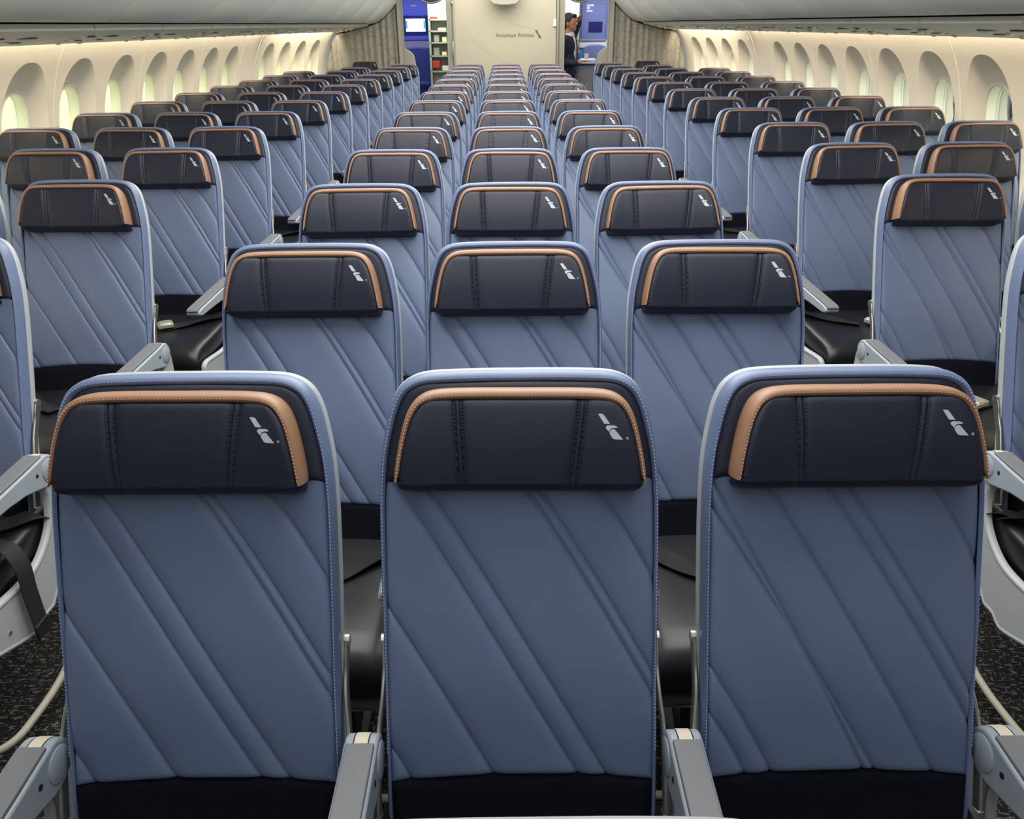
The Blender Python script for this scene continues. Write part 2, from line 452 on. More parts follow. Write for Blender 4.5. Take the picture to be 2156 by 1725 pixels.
def arm_hub(s):
    mb = MB()
    if 1:
        V = []; n = 28
        for r, dx in ((.029, .0), (.029, .0018), (.0275, .0028), (0.001, .0028)):
            V.append([(s*(.026+dx), -.222+r*math.cos(2*math.pi*k/n), .594+r*math.sin(2*math.pi*k/n)) for k in range(n)])
        mb.grid(np.array(V), closed_u=True)
    # screw hole
    mb2 = MB()
    return mb
def arm_screw(s):
    mb = MB()
    if 1:
        mb.tube([(s*.0255, -.272, .604), (s*.0272, -.272, .604)], .005, 12)
    return mb
def arm_strut():           # upright that carries the arm down to the seat frame
    pr = [(-.185, .57), (-.235, .565), (-.262, .50), (-.285, .44), (-.33, .395), (-.33, .34), (-.24, .33), (-.20, .40), (-.18, .48)]
    return MB().prism(pr, lambda a, b: (-.012, a, b), lambda a, b: (.012, a, b))
def bracket(s):
    P = [(.2175, .428, -.045), (.2170, .445, -.043), (.2165, .475, -.036), (.2185, .515, -.022), (.2230, .56, -.010), (.2245, .62, .0), (.2245, .70, .004)]
    P = smooth_poly(P, .006)
    rows = []
    for i, p in enumerate(P):
        w = .0095 if i > 5 else .0095+.003*math.sin(math.pi*(i+1)/8)
        x, L, o = p; x = x*s
        q = []
        for dl, dx in ((-w, -.003), (-w, .003), (w, .003), (w, -.003)):
            q.append(F3(np.float64(x+dx*s), np.float64(L), np.float64(o+dl)))
        rows.append(q)
    mb = MB().grid(np.array(rows), closed_u=True)
    n = len(rows); mb.f.append((0, 1, 2, 3)); mb.f.append(((n-1)*4+3, (n-1)*4+2, (n-1)*4+1, (n-1)*4))
    return mb
def bracket_knob(s):
    a = F3(np.float64(.2135*s), np.float64(.432), np.float64(-.045)); b = F3(np.float64(.2215*s), np.float64(.432), np.float64(-.045))
    return MB().tube([a, b], .0105, 20)
def side_panel():
    pr = [(-.160, .575), (-.236, .560), (-.238, .52), (-.247, .485), (-.268, .448), (-.31, .415), (-.36, .395), (-.42, .392), (-.50, .400), (-.58, .412), (-.64, .418), (-.668, .405), (-.672, .375),
          (-.655, .335), (-.60, .300), (-.53, .270), (-.46, .243), (-.42, .232), (-.395, .238), (-.378, .247), (-.360, .247), (-.340, .246), (-.325, .256), (-.285, .288), (-.225, .333), (-.185, .38), (-.160, .46)]
    P = smooth_poly(pr, .008, closed=True); N = normals(P, True)
    # orientation: make N point inward
    c = P.mean(0)
    if ((c-P)*N).sum() < 0: N = -N
    secs = [(.004, -.008), (0, -.004), (0, .004), (.003, .010), (.008, .0122), (.012, .0115), (.015, .009)]
    G = [[(o, p[0]+n_[0]*d, p[1]+n_[1]*d) for d, o in secs] for p, n_ in zip(P, N)]
    mb = MB().grid(np.array(G+G[:1]))
    n = len(P)
    mb.prism([tuple(p+n_*.012) for p, n_ in zip(P, N)], lambda a, b: (-.006, a, b), lambda a, b: (.0098, a, b))
    return mb
def frame_tubes():
    mb = MB()
    for y, z in ((-.27, .335), (-.52, .325)):
        mb.tube([(-.245, y, z), (.245, y, z)], .019, 12)
    for x in (-.2, .2): mb.box((x, -.40, .345), (.012, .36, .045))
    mb.box((0, -.42, .358), (.44, .42, .012))
    return mb
def leg_pair(lx=.1):
    mb = MB()
    mb.tube([(lx, -.27, .33), (lx, -.20, .17), (lx, -.16, .03)], .016, 10, 1.3, .8)
    mb.tube([(lx, -.52, .32), (lx, -.53, .17), (lx, -.53, .03)], .016, 10, 1.3, .8)
    mb.tube([(lx, -.20, .17), (lx, -.53, .06)], .010, 8)
    mb.box((lx, -.34, .014), (.03, .46, .02))
    return mb
def belt_strap(side, lift=0.):
    P = smooth_poly([(side*.235, -.235, .452), (side*.225, -.27, .488), (side*.18, -.32, .489), (side*.10, -.40, .489+lift), (side*.03, -.44, .487)], .012)
    G = []
    for i, p in enumerate(P):
        t = P[min(i+1, len(P)-1)]-P[max(i-1, 0)]; w = np.cross(t, (0, 0, 1)); w /= np.linalg.norm(w)+1e-9
        tw = .25*math.sin(i*.35)
        w = w*math.cos(tw)+np.array([0, 0, 1])*math.sin(tw)*.6
        nrm = np.array([0, 0, .0012])
        G.append([p-w*.024+nrm, p+w*.024+nrm, p+w*.024-nrm, p-w*.024-nrm])
    mb = MB().grid(np.array(G), closed_u=True)
    return mb
def buckle(x=.03, y=-.44, z=.500, rz=.5):
    R_ = Matrix.Rotation(rz, 3, 'Z')
    mb = MB().box((x, y, z), (.062, .052, .016), R_)
    mb.box((x, y, z+.010), (.045, .046, .005), R_)
    return mb
def baggage_bar():
    P = smooth_poly([(.232, -.262, .34), (.236, -.268, .28), (.240, -.285, .20), (.250, -.315, .12), (.258, -.36, .075), (.258, -.44, .058), (.256, -.54, .058), (.250, -.60, .06), (.225, -.64, .062), (.17, -.655, .062), (0, -.66, .062), (-.2, -.66, .062)], .012)
    return MB().tube(P, .0095, 12)

def make_seat(lines, fine, left_arm=True, right_arm=False, aisle=0, nudge=0.):
    r = empty('airline_seat')
    shell().obj('back_shell', M_shell, r)
    back_panel(lines, fine).obj('backrest', M_blue, r, angle=80)
    bd = border().obj('cover_border', M_blue2, r, angle=80)
    head_panel().obj('head_panel', M_navy, r, angle=80)
    lower_band().obj('lower_band', M_navy_fab, r, angle=80)
    hp = head_pad(fine).obj('headrest', M_navy, r, angle=80)
    head_trim().obj('headrest_trim', M_bronze, hp, angle=80)
    lg = logo().obj('logo', M_logo, hp, angle=30)
    if fine:
        stitches_border().obj('stitching', M_thr_b, bd, smooth=False)
        stitches_trim().obj('stitching', M_thr_o, hp, smooth=False)['label'] = 'tan stitching along the bronze trim'
        for q in (-1, 1): stitches_pad(q).obj('stitching', M_thr_n, hp, smooth=False)['label'] = 'dark stitching along a seam'
    seat_cushion().obj('seat_cushion', M_black, r, angle=60)
    for s in (-1, 1):
        b = bracket(s).obj('recline_bracket', M_steel, r, bevel=.0015, seg=2)
        if fine: bracket_knob(s).obj('pivot_bolt', M_steel, b)
        st = belt_strap(s).obj('seat_belt', M_strap, r, angle=60)
        if s == 1: buckle().obj('buckle', M_buckle, st, bevel=.004)
    frame_tubes().obj('seat_frame', M_dark, r)
    leg_pair(-.1*aisle if aisle else .1).obj('leg_assembly', M_dark, r)
    arms = ([-1] if left_arm else [])+([1] if right_arm else [])
    for s in arms:
        a = arm_body().obj('armrest', M_arm, r, bevel=.005, seg=3, loc=(s*.2445, 0, 0))
        arm_pad().obj('arm_pad', M_pad, a, bevel=.002)
        arm_insert().obj('hinge_insert', M_beige, a, bevel=.0008)
        if fine:
            arm_groove().obj('hinge_groove', M_gap, a)
            for q in (-1, 1): arm_screw(q).obj('screw', M_gap, a)
        for q in (-1, 1): arm_hub(q).obj('hub_cap', M_arm, a)
        if aisle != s: arm_strut().obj('arm_support', M_arm, r, bevel=.004, loc=(s*.2445, 0, 0))
    if aisle:
        mb = side_panel()
        if aisle < 0: mb.v = [(-x, y, z) for x, y, z in mb.v]; mb.f = [f[::-1] for f in mb.f]
        sp = mb.obj('side_panel', M_shell, r, angle=40, loc=(aisle*.247, 0, 0))
        bb = MB().tube([(aisle*.008, -.515, .315), (aisle*.0125, -.515, .315)], .005, 12).obj('screw', M_steel, sp)
        mb = baggage_bar()
        if aisle < 0: mb.v = [(-x, y, z) for x, y, z in mb.v]; mb.f = [f[::-1] for f in mb.f]
        mb.obj('baggage_bar', M_cable, r)
    return r
def kids(o): return [c for c in C.objects if c.parent == o]
CH = {}
def index_children():
    CH.clear()
    for o in C.objects:
        if o.parent: CH.setdefault(o.parent.name, []).append(o)
def copy_tree(o):
    r = o.copy(); C.objects.link(r)
    for ch in CH.get(o.name, []):
        c = ch.copy(); C.objects.link(c); c.parent = r
        for g in CH.get(ch.name, []):
            d = g.copy(); C.objects.link(d); d.parent = c
    return r
# kinds: (pattern, fine, right arm, aisle)
protos = {}
def proto(key):
    pat, fine, la, ra, aisle = key
    r = make_seat(LINES_A if pat == 'A' else LINES_B, fine, la, ra, aisle)
    protos[key] = [r, False]
    index_children()
ORD = ['nearest', 'second', 'third', 'fourth', 'fifth', 'sixth', 'seventh', 'eighth', 'ninth', 'tenth', 'eleventh', 'twelfth', 'thirteenth', 'farthest']
NSEAT = [0]
def seat(x, Y, key, label, group, rz=0, raise_head=0., recl=0.):
    if key not in protos: proto(key)
    p = protos[key]
    if not p[1]: r = p[0]; p[1] = True
    else: r = copy_tree(p[0])
    r.location = (x, Y, 0); r.rotation_euler = (0, 0, rz)
    r['label'] = label; r['category'] = 'seat'; r['group'] = group
    NSEAT[0] += 1
    jx = random.uniform(-.004, .004); jr = random.uniform(-.010, .010)
    for c in (CH.get(p[0].name, []) if r is p[0] else [c for c in r.children]):
        if c.name.split('.')[0] == 'headrest':
            # headrests slide and tilt a little from seat to seat (rotation in the plane of the seat back, about its own centre)
            cen = Vector(F3(np.float64(0), np.float64(.1), np.float64(.03)).tolist())
            ax = Vector((0, -CR, SR)); up = Vector((0, SR, CR))
            M = Matrix.Translation(cen+Vector((jx, 0, 0))+up*raise_head) @ Matrix.Rotation(jr, 4, ax) @ Matrix.Translation(-cen)
            c.matrix_local = M
    return r

P_ = .787; W_ = .49
G_C = 'seats of the middle block'; G_L = 'seats of the left block'; G_R = 'seats of the right block'
HOLD = {}
for k in range(14):
    for i, nm in ((-1, 'left'), (0, 'centre'), (1, 'right')):
        fine = k < 4
        key = ('B' if i == 1 else 'A', fine, True, i == 1, i)
        rowname = 'nearest row' if k == 0 else ('farthest row by the bulkhead' if k == 13 else ORD[k]+' row from the front')
        lab = {-1: 'blue seat with dark headrest, left seat of the middle block, %s', 0: 'blue seat with dark headrest, centre seat of the middle block, %s', 1: 'blue seat with dark headrest, right seat of the middle block, %s'}[i] % rowname
        o = seat(i*(W_+(.004 if k == 0 else 0)), 1.0866+P_*k, key, lab, G_C)
        HOLD[('C', k, i)] = o
o = seat(0, 1.0866-P_+.016, ('A', True, True, False, 0), 'seat whose top rim just peeks in at the bottom edge of the view', G_C)
def taper(Y): return .0107*max(0, Y-5)**1.2
def side_block(s, Y0, G, pat, sname):
    for k in range(-1, 12):
        Y = Y0+P_*k
        cols = [0, 1, 2]
        if k == -1: cols = [0]
        elif k in (0, 1): cols = [0, 1]
        elif k >= 10: cols = [0, 1]
        for c in cols:
            X = 1.468+.49*c; X -= taper(Y)
            fine = k <= 2
            aisle = -s if c == 0 else 0
            la = (s < 0) or c == 0; ra = (s > 0) and False
            if s < 0: la, ra = True, c == 0
            else: la, ra = True, False
            if s > 0 and c == max(cols): ra = True
            # number of the row as one counts from the camera in this column
            first = {0: -1, 1: 0, 2: 2}[c]; last = {0: 11, 1: 11, 2: 9}[c]
            n = k-first
            cn = {0: 'aisle seat', 1: 'middle seat', 2: 'window seat'}[c]
            rn = 'nearest' if n == 0 else ('farthest' if k == last else ORD[n] if n < 13 else 'thirteenth')
            lab = 'blue seat with dark headrest, %s one of the %s column, %s block' % (rn, cn, sname)
            if k == -1: lab = 'aisle seat cut by the %s view edge, pale side panel and belt showing' % sname
            seat(s*X, Y, (pat, fine, la, ra, aisle), lab, G, rz=s*.02*min(1, max(0, Y-5)/3), raise_head=(.05 if s < 0 else .03) if (c == 1 and k == 11) else 0)
side_block(-1, 2.781, G_L, 'A', 'left')
side_block(1, 2.746, G_R, 'B', 'right')

# loose belt ends hanging over the side panels of the two nearest aisle seats
def ribbon(P, w, up_):
    P = smooth_poly(P, .01); G = []
    for i, p in enumerate(P):
        t = P[min(i+1, len(P)-1)]-P[max(i-1, 0)]; a = np.cross(t, up_); a /= np.linalg.norm(a)+1e-9
        n = np.cross(a, t); n /= np.linalg.norm(n)+1e-9
        G.append([p-a*w+n*.0013, p+a*w+n*.0013, p+a*w-n*.0013, p-a*w-n*.0013])
    return MB().grid(np.array(G), closed_u=True)
A_L = [o for o in C.objects if o.get('label', '').startswith('aisle seat cut by the left')][0]
A_R = [o for o in C.objects if o.get('label', '').startswith('aisle seat cut by the right')][0]
st = ribbon([(.02, -.36, .497), (.12, -.38, .499), (.19, -.40, .500), (.245, -.415, .488), (.272, -.425, .44), (.275, -.432, .37), (.278, -.435, .275)], .026, (1, 0, .6)).obj('seat_belt', M_strap, A_L)
MB().box((.279, -.435, .262), (.008, .054, .04)).obj('belt_tip', M_dark, st, bevel=.002)
st = ribbon([(-.02, -.36, .497), (-.10, -.35, .512), (-.17, -.33, .520), (-.21, -.30, .50), (-.225, -.27, .47)], .026, (0, 0, 1)).obj('seat_belt', M_strap, A_R)
b_ = buckle(0, 0, 0, .2).obj('buckle', M_buckle, st, bevel=.004, loc=(-.165, -.335, .537)); b_.rotation_euler = (.2, -.3, .2)

# ------------------------------------------------------------------ the cabin
zs = [(0, 2.42), (.3, 2.60), (.6, 2.70), (.9, 2.735), (1.1, 2.72), (1.3, 2.665), (1.444, 2.60), (1.535, 2.54), (1.62, 2.46), (1.8, 2.30), (2.0, 2.10), (2.2, 1.88)]
ZP = smooth_poly([(b, a) for a, b in zs], .03)
def prof(z): return float(np.interp(z, ZP[:, 1], ZP[:, 0]))
def tw(y): return float(np.interp(y, [9.1, 9.62, 10.23, 10.84, 11.45, 12.05, 12.6, 16], [0, .025, .053, .10, .147, .2, .0, .0]))
def Wp(s, y, z, dep): return (s*(prof(z)-tw(y)+dep), y, z)
cellY = [4.74+.61*k for k in range(-2, 7)]+[9.62+.61*k for k in range(4)]
ZB, ZT = .45, 1.52
def ray_rect(c, a, y0, y1, z0, z1):
    d = (math.cos(a), math.sin(a)); t = 1e9
    if d[0] > 1e-9: t = min(t, (y1-c[0])/d[0])
    if d[0] < -1e-9: t = min(t, (y0-c[0])/d[0])
    if d[1] > 1e-9: t = min(t, (z1-c[1])/d[1])
    if d[1] < -1e-9: t = min(t, (z0-c[1])/d[1])
    return (c[0]+d[0]*t, c[1]+d[1]*t)
def sup(c, a, A, B, p):
    ca, sa = math.cos(a), math.sin(a); r = (abs(ca/A)**p+abs(sa/B)**p)**(-1/p); return (c[0]+ca*r, c[1]+sa*r)
def build_wall(s, name):
    mb = MB(); panes = []; surf = []
    def patch(y0, y1, z0, z1):
        ny = max(2, int((y1-y0)/.3)+1); zz = np.linspace(z0, z1, max(2, int((z1-z0)/.05)+1)); yy = np.linspace(y0, y1, ny)
        a0 = len(mb.v); mb.grid(np.array([[Wp(s, y, z, 0) for y in yy] for z in zz])); surf.append((a0, len(mb.v)))
    patch(-1.6, 16, 0, ZB); patch(-1.6, 16, ZT, 2.2)
    y = -1.6
    for c in cellY:
        if c-.305 > y+.002: patch(y, c-.305, ZB, ZT)
        y = c+.305
        cen = (c, 1.06)
        A_ = sorted(set([2*math.pi*k/72 for k in range(72)]+[math.atan2(dz, dy) % (2*math.pi) for dy in (-.305, .305) for dz in (ZB-1.06, ZT-1.06)]))
        R0 = [ray_rect(cen, a, c-.305, c+.305, ZB, ZT) for a in A_]
        R2 = [sup(cen, a, .243, .384, 2.35) for a in A_]
        R4 = [sup(cen, a, .150, .235, 2.7) for a in A_]
        G = [[Wp(s, p[0]+(q[0]-p[0])*t, p[1]+(q[1]-p[1])*t, 0) for p, q in zip(R0, R2)] for t in (0, .2, .4, .6, .8, .94, 1)]
        a0 = len(mb.v); mb.grid(np.array(G), closed_u=True); surf.append((a0, len(mb.v)))
        def dp(z, y_, t): return t
        G = []
        for t in (0, .04, .12, .25, .4, .55, .7, .82, .92, 1):
            dep = .060*(1-(1-t)**1.6)+.004*min(1, t*10)
            G.append([Wp(s, p[0]+(q[0]-p[0])*t, p[1]+(q[1]-p[1])*t, dep) for p, q in zip(R2, R4)])
        mb.grid(np.array(G), closed_u=True)
        # raised lip round the opening, then the deep reveal to the pane
        def ring(sc, dep): return [Wp(s, cen[0]+(q[0]-cen[0])*sc, cen[1]+(q[1]-cen[1])*sc, dep) for q in R4]
        mb.grid(np.array([ring(1.0, .064), ring(.985, .058), ring(.955, .060), ring(.94, .072), ring(.93, .125)]), closed_u=True)
        panes.append((c, A_, R4, cen))
    if y < 16: patch(y, 16, ZB, ZT)
    o = mb.obj(name, M_wall, angle=40); tag(o, kind='structure')
    me = o.data; nn = [tuple(v.normal) for v in me.vertices]      # smooth sidewall normals from the profile itself
    for a0, a1 in surf:
        for i in range(a0, a1):
            z = me.vertices[i].co.z; y = me.vertices[i].co.y
            dz = (prof(z+.03)-prof(z-.03))/.06; dy = -(tw(y+.15)-tw(y-.15))/.3
            n_ = Vector((-s, dy, dz)).normalized()
            if n_.dot(Vector(nn[i])) < 0: n_.negate()
            nn[i] = tuple(n_)
    me.normals_split_custom_set_from_vertices(nn)
    return panes
nwin = 0
for s, nm in ((-1, 'wall_left'), (1, 'wall_right')):
    for (c, A_, R4, cen) in build_wall(s, nm):
        nwin += 1
        def ring(sc, dep): return [Wp(s, cen[0]+(q[0]-cen[0])*sc, cen[1]+(q[1]-cen[1])*sc, dep) for q in R4]
        w = MB().grid(np.array([ring(.945, .120), ring(.925, .1215), ring(.918, .126), ring(.925, .133), ring(.96, .134)]), closed_u=True).obj('window_%d' % nwin, M_wall, angle=40)
        tag(w, kind='structure')
        R_ = ring(.93, .130); n = len(R_)
        MB().add(R_+[tuple(np.mean(R_, 0))], [(i, (i+1) % n, n) for i in range(n)]).obj('pane', M_glass, w, smooth=False)
nt_ = 0
for s in (-1, 1):
    for y in [5.045+1.22*k for k in range(-1, 4)]+[9.92+.0, 11.14, 8.70]:
        nt_ += 1
        zz = np.linspace(.3, 1.53, 30)
        G = [[Wp(s, y-.006, z, .002), Wp(s, y-.003, z, -.0015), Wp(s, y+.003, z, -.0015), Wp(s, y+.006, z, .002)] for z in zz]
        tag(MB().grid(np.array(G)).obj('trim_%d' % nt_, M_seam), kind='structure')
    nt_ += 1
    zz = np.linspace(.3, 1.53, 30)
    G = [[Wp(s, 9.20, z, .002), Wp(s, 9.204, z, -.010), Wp(s, 9.222, z, -.010), Wp(s, 9.226, z, .002)] for z in zz]
    tag(MB().grid(np.array(G)).obj('trim_%d' % nt_, M_psu), kind='structure')
tag(MB().box((0, 7.2, -.02), (5.6, 17.8, .04)).obj('floor', M_carpet, smooth=False), kind='structure')
cm = MB(); xs = np.linspace(-1.9, 1.9, 25)
cm.grid(np.array([[(x, y, 2.2+.12*(1-(x/1.9)**2)) for x in xs] for y in (-1.6, 16)]))
tag(cm.obj('ceiling', M_ceil), kind='structure')
def cross_wall(y, name, m):
    pts = [(prof(z)+.06, z) for z in np.linspace(-.01, 2.2, 20)]+[(0, 2.36)]
    poly = pts+[(-a, b) for a, b in pts[::-1][1:]]
    return tag(MB().prism(poly, lambda a, b: (a, y, b), lambda a, b: (a, y+.03, b)).obj(name, m, smooth=False), kind='structure')
cross_wall(-1.63, 'wall_front', M_gray); cross_wall(16.0, 'wall_back', M_white)
# outside the windows: pale hangar walls with horizontal joints
for s in (-1, 1):
    mb = MB(); n = 9 if s < 0 else 5
    for k in range(n):
        mb.box((s*11, 8, -4.2+1.3*k), (.2, 46, 1.22)); mb.box((s*11.06, 8, -3.55+1.3*k), (.1, 46, .1))
    o = mb.obj('backdrop_hangar' if s < 0 else 'backdrop_hangar_opposite', M_out if s < 0 else M_out2, smooth=False); tag(o, kind='structure')

# overhead bins
bin_face = [(1.30, 2.13), (1.335, 2.04), (1.385, 1.97), (1.445, 1.905), (1.50, 1.845), (1.556, 1.785), (1.63, 1.718), (1.70, 1.668), (1.76, 1.641), (1.81, 1.633), (1.835, 1.634)]
BF = smooth_poly(bin_face, .02)
bin_back = [(1.85, 1.645), (1.87, 1.70), (1.85, 1.90), (1.68, 2.12)]
seams = [-.58, .54, 1.66, 2.78, 3.90, 5.02, 6.14, 7.26, 8.50, 9.62, 10.78, 12.0]
BN = normals(BF)
if BN[5, 0] < 0: BN = -BN
for s, sn in ((-1, 'left'), (1, 'right')):
    nb = len(seams)-1
    for i in range(3, nb):
        y0, y1 = seams[i]+.005, seams[i+1]-.005
        inner = [tuple(p+n_*.012) for p, n_ in zip(BF, BN)]
        poly = inner+bin_back
        b = MB().prism(poly, lambda a, b_: (s*a, y0+.001, b_), lambda a, b_: (s*a, y1-.001, b_)).obj('overhead_bin', M_binbody, angle=30)
        k = nb-i
        words = ['nearest visible', 'second nearest', 'third nearest', 'fourth nearest', 'fifth nearest', 'sixth nearest', 'seventh nearest', 'farthest']
        tag(b, 'closed grey overhead bin above the %s windows, %s of its row' % (sn, ('farthest, by the curtain' if i == nb-1 else words[i-3])), 'overhead bin', 'overhead bins along the %s side' % sn)
        G = [[(s*(p[0]+n_[0]*d), y, p[1]+n_[1]*d) for y, d in ((y0, .012), (y0, .004), (y0+.006, 0), ((y0+y1)/2, 0), (y1-.006, 0), (y1, .004), (y1, .012))] for p, n_ in zip(BF, BN)]
        MB().grid(np.array(G)).obj('bin_door', M_bin, b, angle=60)
    # service panels under the bins
    pys = [12.0-.80*k for k in range(11)]
    for i, y1 in enumerate(pys):
        y0 = y1-.796
        def pp(t, y, dz=0):      # t 0..1 from rail to the window edge
            Xo = 2.485-tw(y); x = 1.885+(Xo-1.885)*t
            z = 1.602-.070*t-.012*math.sin(math.pi*t)
            return (s*x, y, z+dz)
        G = []
        yy = np.linspace(y0, y1, 3)
        mb = MB()
        top = [[pp(t, y) for t in np.linspace(0, 1, 10)] for y in yy]; bot = [[pp(t, y, .016) for t in np.linspace(0, 1, 10)] for y in yy]
        mb.grid(np.array(top)); mb.grid(np.array(bot))
        mb.grid(np.array([[top[j][-1] for j in range(3)], [bot[j][-1] for j in range(3)]]))
        mb.grid(np.array([[p for p in top[0]], [p for p in bot[0]]])); mb.grid(np.array([[p for p in top[-1]], [p for p in bot[-1]]]))
        o = mb.obj('passenger_service_unit', M_psu, angle=30)
        words = ['farthest, at the curtain', 'second from the curtain', 'third from the curtain', 'fourth from the curtain', 'fifth from the curtain', 'sixth from the curtain', 'seventh from the curtain', 'eighth from the curtain', 'ninth from the curtain', 'tenth from the curtain', 'eleventh from the curtain']
        tag(o, 'grey passenger service unit under the %s bins, %s' % (sn, words[i]), 'service unit', 'service units under the %s bins' % sn)
        MB().box((s*1.8785, (y0+y1)/2, 1.614), (.012, .792, .026)).obj('rail', M_bin, o, bevel=.002)
        ym = (y0+y1)/2
        for (t, dy, ln) in ((.30, -.10, .16), (.52, .02, .16), (.30, .16, .14), (.52, .26, .14)):
            p = pp(t, ym+dy)
            sm = MB().ell((p[0], p[1], p[2]+.0), (.038, ln/2, .0045), 20, 8); sm.obj('vent_slot', M_slot, o)
        for (t, dy) in ((.22, -.22), (.42, -.10), (.42, .12), (.64, .02), (.64, .24)):
            p = pp(t, ym+dy)
            MB().ell((p[0], p[1], p[2]-.002), (.016, .016, .010), 14, 8).obj('reading_light', M_seam, o)
    # black backing: shade of the open cavity behind the rail, put into colour
    nt_ += 1
    tag(MB().box((s*1.905, 7.5, 1.665), (.02, 9.1, .09)).obj('trim_%d' % nt_, M_gap, smooth=False), kind='structure')

# curtains at the aft end
ZTOP = lambda x: float(np.interp(x, [1.445, 1.556, 1.707, 1.821, 1.87, 2.053, 2.205, 2.32, 2.6], [1.900, 1.780, 1.655, 1.615, 1.600, 1.555, 1.522, 1.508, 1.50]))
for s, sn in ((-1, 'left'), (1, 'right')):
    xs = np.linspace(1.47, 2.50, 260); G = []
    for t in np.linspace(0, 1, 24):
        row = []
        for x in xs:
            zt = ZTOP(x)+.02; z = .03+(zt-.03)*(1-t)
            if x > prof(z)-.2-.03: xx = prof(z)-.23+0*(x)
            else: xx = x
            ph = (x-1.45)*2*math.pi/.088
            yy = 12.045+.016*math.sin(ph+.5*math.sin(ph*.37))*(.6+.4*t)+.004*math.sin(3.1*ph*.21+5*t)
            row.append((s*xx, yy, z))
        G.append(row)
    tag(MB().grid(np.array(G)).obj('curtain', M_curtain, angle=80), 'grey-beige pleated curtain closing the cabin behind the %s block' % sn, 'curtain')
    P = [(s*x, 12.02, ZTOP(x)+.006) for x in np.linspace(1.44, 2.33, 40)]
    tag(MB().tube(P, .009, 8).obj('curtain_rail', M_gap), 'thin dark curved rail above the %s curtain' % sn, 'curtain rail')
    # partition beside the aisle
    r = empty('aisle_partition', (s*1.44, 12.05, 0)); tag(r, 'grey partition post with a flared wing between %s curtain and aisle' % sn, 'partition')
    MB().box((0, 0, 1.06), (.075, .09, 2.12)).obj('post', M_gray, r, bevel=.008)
    MB().box((-s*.038+s*.0, -.046, 1.06), (.012, .006, 2.1)).obj('edge_strip', M_bframe, r)
    pr = [(0, 0.02), (0, 1.325), (.025, 1.318), (.11, 1.27), (.145, 1.225), (.155, 1.16), (.175, 1.02), (.185, .8), (.185, .02)]
    MB().prism(pr, lambda a, b: (-s*(a+.02), -.01, b), lambda a, b: (-s*(a+.02), .03, b)).obj('wing', M_gray, r, smooth=False, bevel=.004)

# ------------------------------------------------------------------ bulkhead with lettering
bk = empty('bulkhead', (0, 12.02, 0)); tag(bk, 'cream centre bulkhead with grey airline lettering and a tail mark', 'bulkhead')
MB().box((-.01, .02, 1.11), (1.39, .04, 2.2)).obj('panel', M_bulk, bk, smooth=False)
# faint raised lines in the laminate
mb = MB()
for (x0, z0, x1, z1) in ((-.62, 1.62, -.30, 1.30), (-.55, 1.50, -.12, 1.12), (-.66, 1.42, -.25, 1.40), (-.40, 1.36, -.05, 1.15), (.05, 1.62, .35, 1.56), (-.1, 1.75, .2, 1.60), (-.62, 1.28, -.38, 1.12)):
    mb.tube([(x0, -.0005, z0), (x1, -.0005, z1)], .0016, 6)
mb.obj('relief_lines', M_bulk, bk)
def text(name, body, size, loc, m, parent, ext=.001, rot=(math.pi/2, 0, 0)):
    cu = bpy.data.curves.new(name, 'FONT'); cu.body = body; cu.size = size; cu.extrude = ext
    o = bpy.data.objects.new(name, cu); C.objects.link(o); o.parent = parent; o.location = loc; o.rotation_euler = rot
    cu.materials.append(m); bpy.context.view_layer.update()
    me = bpy.data.meshes.new_from_object(o.evaluated_get(bpy.context.evaluated_depsgraph_get()))
    o2 = bpy.data.objects.new(name, me); o2.parent = parent; o2.location = loc; o2.rotation_euler = rot
    bpy.data.objects.remove(o); C.objects.link(o2); o2.name = name
    return o2
text('lettering', 'American Airlines', .072, (-.14, -.002, 1.452), M_text, bk)
mb = MB()
mb.prism([(.395, 1.537), (.424, 1.537), (.448, 1.498), (.420, 1.498)], lambda a, b: (a, -.003, b), lambda a, b: (a, 0, b))
mb.prism([(.423, 1.493), (.436, 1.496), (.455, 1.490), (.444, 1.486), (.436, 1.474)], lambda a, b: (a, -.003, b), lambda a, b: (a, 0, b))
mb.prism([(.440, 1.470), (.452, 1.483), (.462, 1.480), (.490, 1.436), (.458, 1.436), (.446, 1.448)], lambda a, b: (a, -.003, b), lambda a, b: (a, 0, b))
mb.obj('tail_mark', M_text, bk, smooth=False)
MB().box((.668, -.012, 1.62), (.045, .03, .09)).obj('control_box', M_white, bk, bevel=.006)
for s in (-1, 1):
    f = MB().box((s*.745, .03, 1.11), (.10, .10, 2.2)).obj('side_frame', M_bframe, bk, bevel=.015)
    MB().box((s*.725, -.026, 1.11), (.008, .012, 2.18)).obj('groove', M_galdark, f)
    MB().tube([(s*.795, -.01, .02), (s*.795, -.01, 2.1)], .012, 10).obj('edge_tube', M_gray, f)
MB().tube([(-.722, -.045, 1.40), (-.726, -.052, 1.38), (-.732, -.052, 1.24), (-.733, -.045, 1.21)], .008, 10).obj('grab_handle', M_steel, bk)
MB().ell((-.72, -.045, 1.87), (.016, .014, .03)).obj('hook', M_steel, bk)
